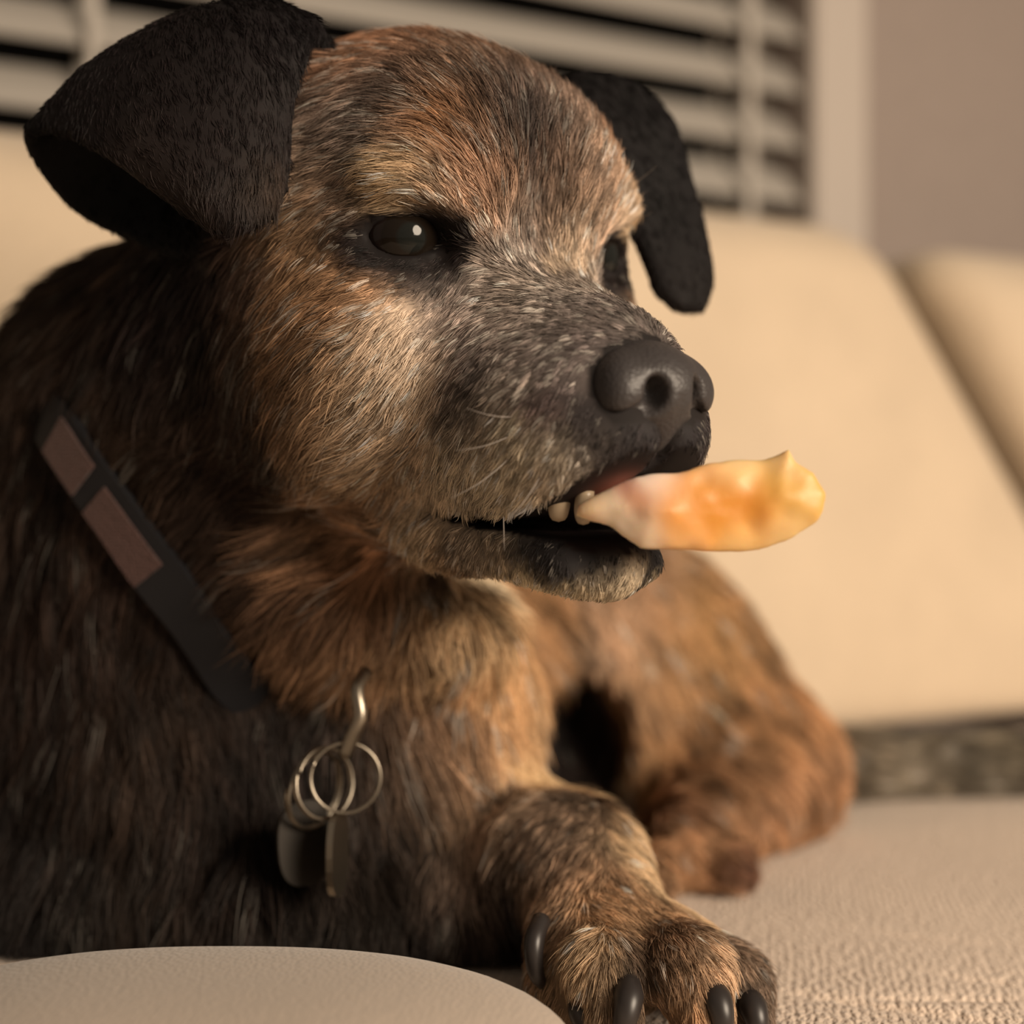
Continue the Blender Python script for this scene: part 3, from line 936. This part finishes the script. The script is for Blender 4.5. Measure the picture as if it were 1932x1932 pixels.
# fur material: the hair carries the coat colour, painted shade included
kf = NT('dog_hair')
ha = kf.n('ShaderNodeAttribute', attribute_name='coat')
kf.l(ha.outputs['Color'], kf.b.inputs['Base Color'])
kf.b.inputs['Roughness'].default_value = 0.48
kf.b.inputs['Specular IOR Level'].default_value = 0.22
M_hair = kf.m

# regions of the coat
dC = lambda c, r: ell(DV, c, r)
is_tail = (DV[:, 0] > at(1600, 0, 64)[0]) & (DV[:, 1] > 60)
is_paw = (DV[:, 0] > at(960, 0, 40)[0]) & (DV[:, 1] < 43.5) & (DV[:, 2] < -8)
is_hind = ~is_tail & ~is_paw & (DV[:, 0] > at(1090, 0, 50)[0]) & (DV[:, 2] < 2) & (DV[:, 1] > 44)
region = np.full(len(DV), 1)
region[is_head] = 0; region[ear_n] = 2; region[ear_f] = 3
region[is_hind & ~is_head & ~ear_f] = 4; region[is_tail] = 5; region[is_paw & ~is_head] = 6
NAMES = ['head_fur', 'body_fur', 'ear_fur', 'ear_fur', 'hindquarter_fur', 'tail_fur', 'foreleg_fur']
PERCM = [330, 85, 220, 150, 85, 60, 330]          # hairs per square cm
RAD = [0.0095, 0.017, 0.009, 0.011, 0.016, 0.018, 0.0095]
LIFT = [0.30, 0.42, 0.22, 0.22, 0.35, 0.35, 0.32]


def grow(reg):
    f_reg = region[tri].max(1) == reg if reg in (2, 3) else (region[tri][:, 0] == reg)
    T = tri[f_reg]
    ar = 0.5 * np.linalg.norm(np.cross(DV[T[:, 1]] - DV[T[:, 0]], DV[T[:, 2]] - DV[T[:, 0]]), axis=1)
    tc = DV[T].mean(1)
    tn = vn[T].mean(1)
    facing = -(tc * tn).sum(1) / np.linalg.norm(tc, axis=1)
    vis = np.where(facing > -0.35, 1.0, 0.3)                            # the far side of the coat is thinner
    onseat = tc[:, 2] < SEAT + 0.15
    w = ar * dens[T].mean(1) * vis * np.where(onseat, 0, 1)
    n = int(w.sum() * PERCM[reg])
    pick = rng.choice(len(T), n, p=w / w.sum())
    r1 = np.sqrt(rng.random(n)); r2 = rng.random(n)
    bc = np.stack([1 - r1, r1 * (1 - r2), r1 * r2], 1)
    Tp = T[pick]
    mix = lambda A_: (A_[Tp] * (bc[..., None] if A_.ndim == 2 else bc)).sum(1)
    root = mix(DV); N = mix(vn); N /= np.linalg.norm(N, axis=1)[:, None] + 1e-9
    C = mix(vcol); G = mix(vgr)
    tdir = G[:, :3]; ln = G[:, 3]
    cell = vnoise(root, 1.6 if reg in (1, 4, 5) else 4.0, 11) - 0.5     # locks of hair
    cell2 = vnoise(root, 1.6 if reg in (1, 4, 5) else 4.0, 12) - 0.5
    side = np.cross(N, tdir)
    k_l = 1.0 if reg in (1, 4, 5) else 0.5
    tdir = tdir + side * (cell * k_l + rng.normal(0, 0.16, n))[:, None]
    tdir = tdir - N * (tdir * N).sum(1)[:, None]
    tdir /= np.linalg.norm(tdir, axis=1)[:, None] + 1e-9
    ln = ln * np.clip(rng.normal(0.85, 0.2, n), 0.35, 1.5)
    lift = np.clip(LIFT[reg] + cell2 * 0.35 + rng.normal(0, 0.10, n), 0.05, 1.0)
    lift = np.where(ln < 0.2, lift * 0.6, lift)
    K = 5
    t = np.linspace(0, 1, K)
    bend = rng.normal(0, 0.07, n)
    up = lift[:, None] * (t - 0.55 * t * t)[None]
    al = np.sqrt(np.clip(1 - (lift * 0.6) ** 2, 0.2, 1))[:, None] * t[None]
    sd = bend[:, None] * (t * t)[None]
    S_ = np.cross(N, tdir)
    P = root[:, None] - N[:, None] * 0.02 + ln[:, None, None] * (al[..., None] * tdir[:, None] + up[..., None] * N[:, None] + sd[..., None] * S_[:, None])
    # locks: hairs lean towards the leading hair of their lock
    nc = max(1, n // 7)
    lead = rng.choice(n, nc, replace=False)
    kd = KDTree(nc)
    for i, q in enumerate(root[lead]): kd.insert(q, i)
    kd.balance()
    own = lead[np.array([kd.find(q)[1] for q in root])]
    shift = (P[own] - root[own][:, None]) * (ln / np.maximum(ln[own], 1e-3))[:, None, None] + root[own][:, None] * 0.75 + root[:, None] * 0.25
    wq = (0.62 * t ** 1.3)[None, :, None]
    P = P * (1 - wq) + shift * wq
    P[:, :, 2] = np.maximum(P[:, :, 2], SEAT + 0.12)
    # colour of each hair: its place on the coat, lock tone, and its own tone
    lock = rng.normal(0, 0.16 if reg in (2, 3) else 0.40, n)[own]
    tone = np.exp(rng.normal(0, 0.2, n) + lock + (vnoise(root, 2.2, 21) - 0.5) * 0.5)
    C = C * tone[:, None]
    grey = rng.random(n)[own] < (0.12 if reg == 0 else 0.0 if reg in (2, 3) else 0.03)
    lum = C.mean(1)
    C[grey] = np.clip(C[grey] * 0.4 + (lum[grey, None] * 1.25 + 0.10) * np.array([1.0, 0.92, 0.82]), 0, 0.9)
    C = np.clip(C / np.maximum(C.max(1) / 0.8, 1)[:, None], 0.004, 0.9)
    return root, P, C, n


def make_fur(reg):
    root, P, C, n = grow(reg)
    K = P.shape[1]
    cu = bpy.data.hair_curves.new(NAMES[reg])
    cu.add_curves([K] * n)
    cu.position_data.foreach_set('vector', W(P.reshape(-1, 3)).astype(np.float32).ravel())
    rad = (RAD[reg] / 100 * rng.uniform(0.7, 1.25, n)[:, None] * np.array([1.0, 1.0, 0.85, 0.6, 0.12])[None]).astype(np.float32)
    ra = cu.attributes.get('radius') or cu.attributes.new('radius', 'FLOAT', 'POINT')
    ra.data.foreach_set('value', rad.ravel())
    c = cu.attributes.new('coat', 'FLOAT_COLOR', 'CURVE')
    c.data.foreach_set('color', np.concatenate([C, np.ones((n, 1))], 1).astype(np.float32).ravel())
    cu.materials.append(M_hair)
    o = bpy.data.objects.new(NAMES[reg], cu)
    COL.objects.link(o)
    o.parent = body
    o['kind'] = 'stuff'
    return n


if FUR:
    tot = [make_fur(r) for r in range(7)]
    print('hairs', tot)

# ---- nose leather ----
kn = NT('nose_leather')
kn.b.inputs['Base Color'].default_value = (0.040, 0.035, 0.035, 1)
kn.b.inputs['Roughness'].default_value = 0.46
tcn = kn.n('ShaderNodeTexCoord')
vn_ = kn.n('ShaderNodeTexVoronoi', i_Scale=900.0); kn.l(tcn.outputs['Object'], vn_.inputs['Vector'])
bn = kn.n('ShaderNodeBump', i_Strength=0.35, i_Distance=0.0004); bn.invert = True
kn.l(vn_.outputs['Distance'], bn.inputs['Height']); kn.l(bn.outputs[0], kn.b.inputs['Normal'])
c0 = h2c((6.4, 0, -3.2))
NV, NF = mesh_sdf(nose_sdf, *[np.arange(c - 2.6, c + 2.6, 0.07) for c in c0])
nose = mesh_obj('nose', W(NV), NF, kn.m, dog)
nose['label'] = 'dark grey leathery nose'

# ---- eyes ----
def uv_sphere(c, r, n=48):
    V = []; F = []
    for i in range(n // 2 + 1):
        for j in range(n):
            th = math.pi * i / (n // 2); ph = 2 * math.pi * j / n
            V.append((r * math.cos(th), r * math.sin(th) * math.cos(ph), r * math.sin(th) * math.sin(ph)))
    for i in range(n // 2):
        for j in range(n):
            F.append((i * n + j, (i + 1) * n + j, (i + 1) * n + (j + 1) % n, i * n + (j + 1) % n))
    return np.array(V), F


ke = NT('eye_wet')
ea = ke.n('ShaderNodeAttribute', attribute_name='iris')
ke.l(ea.outputs['Color'], ke.b.inputs['Base Color'])
ke.b.inputs['Roughness'].default_value = 0.07
ke.b.inputs['Specular IOR Level'].default_value = 0.3
for sgn in (-1, 1):
    V, F = uv_sphere(0, EYE_R, 64)
    g = np.array([math.cos(math.radians(18)), sgn * math.sin(math.radians(18)), 0.02])     # gaze in head space
    gc = g @ HR; gc /= np.linalg.norm(gc)
    ax = np.cross(gc, [0, 0, 1.0]); ax /= np.linalg.norm(ax)
    B = np.stack([gc, ax, np.cross(ax, gc)])
    c = h2c((EYE_C[0], sgn * EYE_C[1], EYE_C[2]))
    ang = np.degrees(np.arccos(np.clip(V[:, 0] / EYE_R, -1, 1)))
    V = V * (1 + 0.05 * np.exp(-(ang / 26) ** 2))[:, None]             # cornea
    eye = mesh_obj('eye', W(c + V @ B), F, ke.m, dog)
    eye['label'] = 'dark wet eye'
    ic = np.where((ang < 20)[:, None], (0.011, 0.012, 0.011), np.where((ang < 40)[:, None], (0.010, 0.007, 0.005), (0.016, 0.011, 0.010)))
    ca = eye.data.color_attributes.new('iris', 'FLOAT_COLOR', 'POINT')
    ca.data.foreach_set('color', np.concatenate([ic, np.ones((len(V), 1))], 1).astype(np.float32).ravel())


# ---- teeth, claws ----
def tube(path, radii, n=14, squash=None):
    """tapered tube along a path; rounded ends"""
    path = np.asarray(path, float); radii = np.asarray(radii, float)
    V = []; F = []
    T = np.gradient(path, axis=0); T /= np.linalg.norm(T, axis=1)[:, None]
    ref = np.array([0.31, 0.2, 0.93])
    prev = np.cross(T[0], ref); prev /= np.linalg.norm(prev)
    for i in range(len(path)):
        a = prev - T[i] * (prev @ T[i]); a /= np.linalg.norm(a); prev = a
        b = np.cross(T[i], a)
        for k in range(n):
            th = 2 * math.pi * k / n
            V.append(path[i] + radii[i] * (a * math.cos(th) + b * math.sin(th)))
    m = len(path)
    for i in range(m - 1):
        for k in range(n):
            F.append((i * n + k, i * n + (k + 1) % n, (i + 1) * n + (k + 1) % n, (i + 1) * n + k))
    V += [path[0] - T[0] * radii[0] * 0.3, path[-1] + T[-1] * radii[-1] * 0.3]
    for k in range(n):
        F.append((m * n, (k + 1) % n, k)); F.append((m * n + 1, (m - 1) * n + k, (m - 1) * n + (k + 1) % n))
    return np.array(V), F


M_tooth = simple_mat('tooth_enamel', (0.40, 0.31, 0.21), 0.35)
M_claw = simple_mat('claw_horn', (0.024, 0.020, 0.019), 0.38)
for (f, l, u, sz) in ((5.35, -1.62, -6.35, 0.26), (6.0, -1.35, -6.3, 0.22), (5.35, 1.62, -6.35, 0.26), (6.05, 1.35, -6.45, 0.24)):
    pth = catmull([h2c((f - 0.05, l * 0.97, u + 0.6)), h2c((f, l, u + 0.1)), h2c((f + 0.05, l, u - 0.22))], 9)
    V, F = tube(pth, sz * np.array([1, 1.05, 1.1, 1.1, 1.08, 1.02, .95, .85, .6]))
    mesh_obj('tooth', W(V), F, M_tooth, dog)

CLAWS = [
    [(1016, 1742, 38.0), (1004, 1780, 37.4), (1010, 1830, 37.2), (1026, 1862, 37.3)],
    [(1095, 1885, 35.6), (1100, 1910, 34.9), (1108, 1935, 34.6), (1112, 1958, 34.7)],
    [(1180, 1850, 34.9), (1186, 1880, 34.1), (1180, 1920, 33.8), (1166, 1960, 33.9)],
    [(1335, 1862, 34.9), (1352, 1885, 34.2), (1362, 1920, 33.9), (1360, 1960, 34.0)],
    [(1405, 1880, 36.2), (1420, 1900, 35.6), (1428, 1930, 35.3), (1430, 1965, 35.4)],
]
def skin_depth(px, py):
    return hit(px, py)[0][1]


d_ = skin_depth(1030, 1790)
CLAWS[0] = [(1022, 1735, d_ - 0.1), (1008, 1775, d_ - 0.75), (1010, 1830, d_ - 0.85), (1026, 1866, d_ - 0.55)]
for pts in CLAWS:
    pth = catmull([at(*q) for q in pts], 14)
    V, F = tube(pth, np.interp(np.linspace(0, 1, 14), [0, .35, .8, 1], [.30, .33, .24, .10]) * (0.85 if pts[0][0] < 1050 else 1.2), 16)
    mesh_obj('claw', W(V), F, M_claw, dog)

# ---- whiskers ----
WH = []
for (x0, y0, x1, y1, d) in ((1158, 356, 1240, 312, 39), (1165, 374, 1222, 360, 39), (1190, 400, 1232, 399, 39), (1000, 800, 860, 850, 32.5), (980, 845, 850, 940, 32.6), (1040, 860, 955, 985, 32.4), (950, 975, 952, 1040, 33.2), (1010, 780, 880, 770, 32.5),
        (1095, 215, 1118, 205, 39.5), (1045, 1085, 1040, 1128, 34.3), (1085, 1090, 1075, 1130, 34.2), (1120, 1092, 1116, 1128, 34.1), (1010, 1082, 1000, 1118, 34.5)):
    a, b = at(x0, y0, d + 0.2), at(x1, y1, d - 0.6)
    WH.append([a + (b - a) * t + np.array([0, 0, -0.15]) * math.sin(math.pi * t) for t in (0, .33, .66, 1)])
cu = bpy.data.hair_curves.new('whiskers')
cu.add_curves([4] * len(WH))
cu.position_data.foreach_set('vector', W(np.array(WH).reshape(-1, 3)).astype(np.float32).ravel())
ra = cu.attributes.get('radius') or cu.attributes.new('radius', 'FLOAT', 'POINT')
ra.data.foreach_set('value', np.tile(np.array([.00012, .0001, .00007, .00002], np.float32), len(WH)))
cu.materials.append(simple_mat('whisker_hair', (0.30, 0.26, 0.23), 0.4))
wo = bpy.data.objects.new('whiskers', cu); COL.objects.link(wo); wo.parent = body; wo['kind'] = 'stuff'

# ================================================================== CHEW
OUT = np.array([(1086, 976), (1090, 955), (1130, 930), (1180, 905), (1240, 892), (1290, 890), (1340, 873), (1390, 866), (1440, 866), (1470, 856), (1491, 846), (1502, 872), (1535, 892), (1558, 930), (1552, 965), (1542, 985), (1500, 1014), (1450, 1034), (1400, 1045), (1330, 1041), (1250, 1038), (1205, 1034), (1150, 992)], float)
CD = 32.2
OUTC = np.array([at(x, y, CD)[[0, 2]] for x, y in OUT])


def poly_sdf(q, P):
    d = np.full(len(q), 1e9); ins = np.zeros(len(q), bool)
    for i in range(len(P)):
        a, b = P[i], P[(i + 1) % len(P)]
        e = b - a; w = q - a
        t = np.clip((w @ e) / (e @ e), 0, 1)
        d = np.minimum(d, np.linalg.norm(w - t[:, None] * e, axis=1))
        c = (a[1] > q[:, 1]) != (b[1] > q[:, 1])
        xi = a[0] + (q[:, 1] - a[1]) / (b[1] - a[1] + 1e-12) * (b[0] - a[0])
        ins ^= c & (q[:, 0] < xi)
    return np.where(ins, -d, d)


def chew_fn(p):
    d2 = poly_sdf(p[:, [0, 2]], OUTC) + 0.05 * (vnoise(p, 3.0, 31) - 0.5)
    y0 = CD + 0.35 * np.clip((2.5 - p[:, 0]) / 3, 0, 1) + 0.18 * np.sin(p[:, 0] * 1.3)      # gently warped
    th = 0.46 * np.sqrt(np.clip(-d2 / 0.9, 0, 1)) * (0.8 + 0.5 * vnoise(p, 1.1, 33)) + 0.07 * (vnoise(p, 2.6, 35) - 0.4)
    return np.maximum(np.abs(p[:, 1] - y0) - np.maximum(th, 0.02), d2) * 0.7


lo, hi = OUTC.min(0) - 0.4, OUTC.max(0) + 0.4
CV, CF = mesh_sdf(chew_fn, np.arange(lo[0], hi[0], 0.07), np.arange(CD - 1.3, CD + 1.5, 0.07), np.arange(lo[1], hi[1], 0.07), margin=2.0)
for _ in range(3):                                   # soften the grid
    acc = np.zeros_like(CV); cnt = np.zeros(len(CV))
    for a_, b_ in ((0, 1), (1, 2), (2, 3), (3, 0)):
        np.add.at(acc, CF[:, a_], CV[CF[:, b_]]); np.add.at(cnt, CF[:, a_], 1)
        np.add.at(acc, CF[:, b_], CV[CF[:, a_]]); np.add.at(cnt, CF[:, b_], 1)
    CV = CV * 0.4 + acc / cnt[:, None] * 0.6
kc = NT('chew_gristle')
ca_ = kc.n('ShaderNodeAttribute', attribute_name='flesh')
kc.l(ca_.outputs['Color'], kc.b.inputs['Base Color'])
kc.b.inputs['Roughness'].default_value = 0.45
kc.b.inputs['Subsurface Weight'].default_value = 0.55
kc.b.inputs['Subsurface Radius'].default_value = (0.8, 0.5, 0.22)
kc.b.inputs['Subsurface Scale'].default_value = 0.004
tcc = kc.n('ShaderNodeTexCoord'); nzc = kc.n('ShaderNodeTexNoise', i_Scale=220.0, i_Detail=3.0)
kc.l(tcc.outputs['Object'], nzc.inputs['Vector'])
bc_ = kc.n('ShaderNodeBump', i_Strength=0.25, i_Distance=0.0006)
kc.l(nzc.outputs['Fac'], bc_.inputs['Height']); kc.l(bc_.outputs[0], kc.b.inputs['Normal'])
chew = mesh_obj('chew_treat', W(CV), CF, kc.m)
tag(chew, 'translucent orange chew with pale fatty edges held in the dog\'s mouth', 'dog treat')
FL = [(1350, 945, 60, 208, 136, 22), (1270, 935, 45, 214, 142, 44), (1290, 985, 50, 216, 150, 74), (1420, 960, 50, 214, 140, 50), (1480, 930, 50, 214, 170, 90), (1540, 940, 40, 210, 170, 100), (1490, 870, 36, 226, 190, 135),
      (1390, 885, 40, 236, 204, 150), (1330, 885, 34, 226, 180, 130), (1235, 908, 46, 246, 226, 212), (1200, 945, 26, 196, 120, 70), (1180, 918, 20, 204, 140, 120), (1160, 975, 46, 248, 226, 200), (1110, 960, 36, 240, 205, 165), (1205, 1018, 46, 246, 220, 190),
      (1290, 1025, 36, 236, 188, 130), (1400, 1020, 40, 238, 196, 130), (1480, 1000, 40, 236, 200, 140)]
FP = np.array([at(x, y, CD)[[0, 2]] for x, y, *_ in FL]); FR = np.array([f[2] for f in FL]) * CD / FPX; FCc = np.array([to_lin(f[3:]) for f in FL])
w = np.exp(-((CV[:, None, [0, 2]] - FP[None]) ** 2).sum(-1) / (FR * 0.9) ** 2) + 1e-5
fc_ = (w @ FCc) / w.sum(1)[:, None]
fa = chew.data.color_attributes.new('flesh', 'FLOAT_COLOR', 'POINT')
fa.data.foreach_set('color', np.concatenate([fc_, np.ones((len(CV), 1))], 1).astype(np.float32).ravel())

# ================================================================== COLLAR AND TAGS
M_web = simple_mat('collar_webbing', (0.010, 0.010, 0.013), 0.75)
M_patch = fabric('collar_pattern', (0.11, 0.055, 0.048), 900.0, 0.5)
M_steel = simple_mat('tag_steel', (0.40, 0.35, 0.28), 0.35, 1.0)
M_tagdark = simple_mat('tag_dark', (0.05, 0.045, 0.04), 0.45, 0.8)
collar = empty('dog_collar', W(CPATH.mean(0)))
tag(collar, 'black webbing collar with brown pattern patches around the dog\'s neck', 'collar')
V, F = band(0, len(CPATH), -0.9, 0.9, 0.0, 0.28)
mesh_obj('strap', W(V), F, M_web, collar, smooth=False)
for (p0, p1, w0, w1) in (((128, 825), (180, 905), -0.8, 0.6), ((212, 930), (305, 1075), -0.85, 0.45)):
    a, b = sorted((i_of(*p0), i_of(*p1)))
    V, F = band(a, b, w0, w1, 0.2, 0.36)
    mesh_obj('pattern_patch', W(V), F, M_patch, collar, smooth=False)


def ring(c, r, tr, nrm, turns=1, n=40):
    nrm = np.asarray(nrm, float); nrm /= np.linalg.norm(nrm)
    a = np.cross(nrm, [0.2, 0.1, 1]); a /= np.linalg.norm(a); b = np.cross(nrm, a)
    V = []; F = []
    N = n * turns; m = 8
    for i in range(N):
        th = 2 * math.pi * i / n
        cc = c + r * (a * math.cos(th) + b * math.sin(th)) + nrm * (i / n - 0.5) * tr * 1.9 * (turns > 1)
        rad = (cc - c) / np.linalg.norm(cc - c)
        for k in range(m):
            ph = 2 * math.pi * k / m
            V.append(cc + tr * (rad * math.cos(ph) + nrm * math.sin(ph)))
    for i in range(N if turns == 1 else N - 1):
        for k in range(m):
            F.append((i * m + k, i * m + (k + 1) % m, ((i + 1) % N) * m + (k + 1) % m, ((i + 1) % N) * m + k))
    if turns > 1: F += [tuple(range(m)), tuple((N - 1) * m + k for k in range(m))[::-1]]
    return np.array(V), F


TD = 39.6
pth = catmull([at(690, 1268, TD + 0.6), at(674, 1300, TD), at(680, 1350, TD - 0.2), at(664, 1392, TD - 0.1), at(650, 1425, TD)], 16)
V, F = tube(pth, np.full(16, 0.22), 12)
mesh_obj('link', W(V), F, M_steel, collar)
tags = empty('dog_tags', W(at(640, 1500, TD)))
tag(tags, 'steel split rings with hanging tags below the dog\'s collar', 'dog tag')
for (x, y, r, n, dz) in ((652, 1467, 1.03, (0.15, -1, 0.1), 0), (610, 1478, 1.05, (0.75, -0.7, 0.15), 0.3), (592, 1490, 1.15, (0.85, -0.55, -0.1), 0.6)):
    V, F = ring(at(x, y, TD + dz), r, 0.055, n, 2)
    mesh_obj('split_ring', W(V), F, M_steel, tags)


def plate(c, w, h, t, yaw, roll, name, mat):
    V = []; F = []
    N = 28
    for sgn in (-1, 1):
        for k in range(N):
            th = 2 * math.pi * k / N
            ex = 2.6
            x = w * math.copysign(abs(math.cos(th)) ** (2 / ex), math.cos(th)); z = h * math.copysign(abs(math.sin(th)) ** (2 / ex), math.sin(th))
            V.append((x, sgn * t, z))
    F = [tuple(range(N)), tuple(range(2 * N - 1, N - 1, -1))] + [(k, N + k, N + (k + 1) % N, (k + 1) % N) for k in range(N)]
    Q = np.array(V) @ rot3(rz=yaw, ry=roll).T + c
    return mesh_obj(name, W(Q), F, mat, tags, smooth=False)


plate(at(637, 1610, TD), 0.75, 1.25, 0.10, 78, 2, 'tag_plate', M_steel)
plate(at(575, 1590, TD + 0.7), 0.9, 1.3, 0.07, 35, -4, 'tag_plate', M_tagdark)
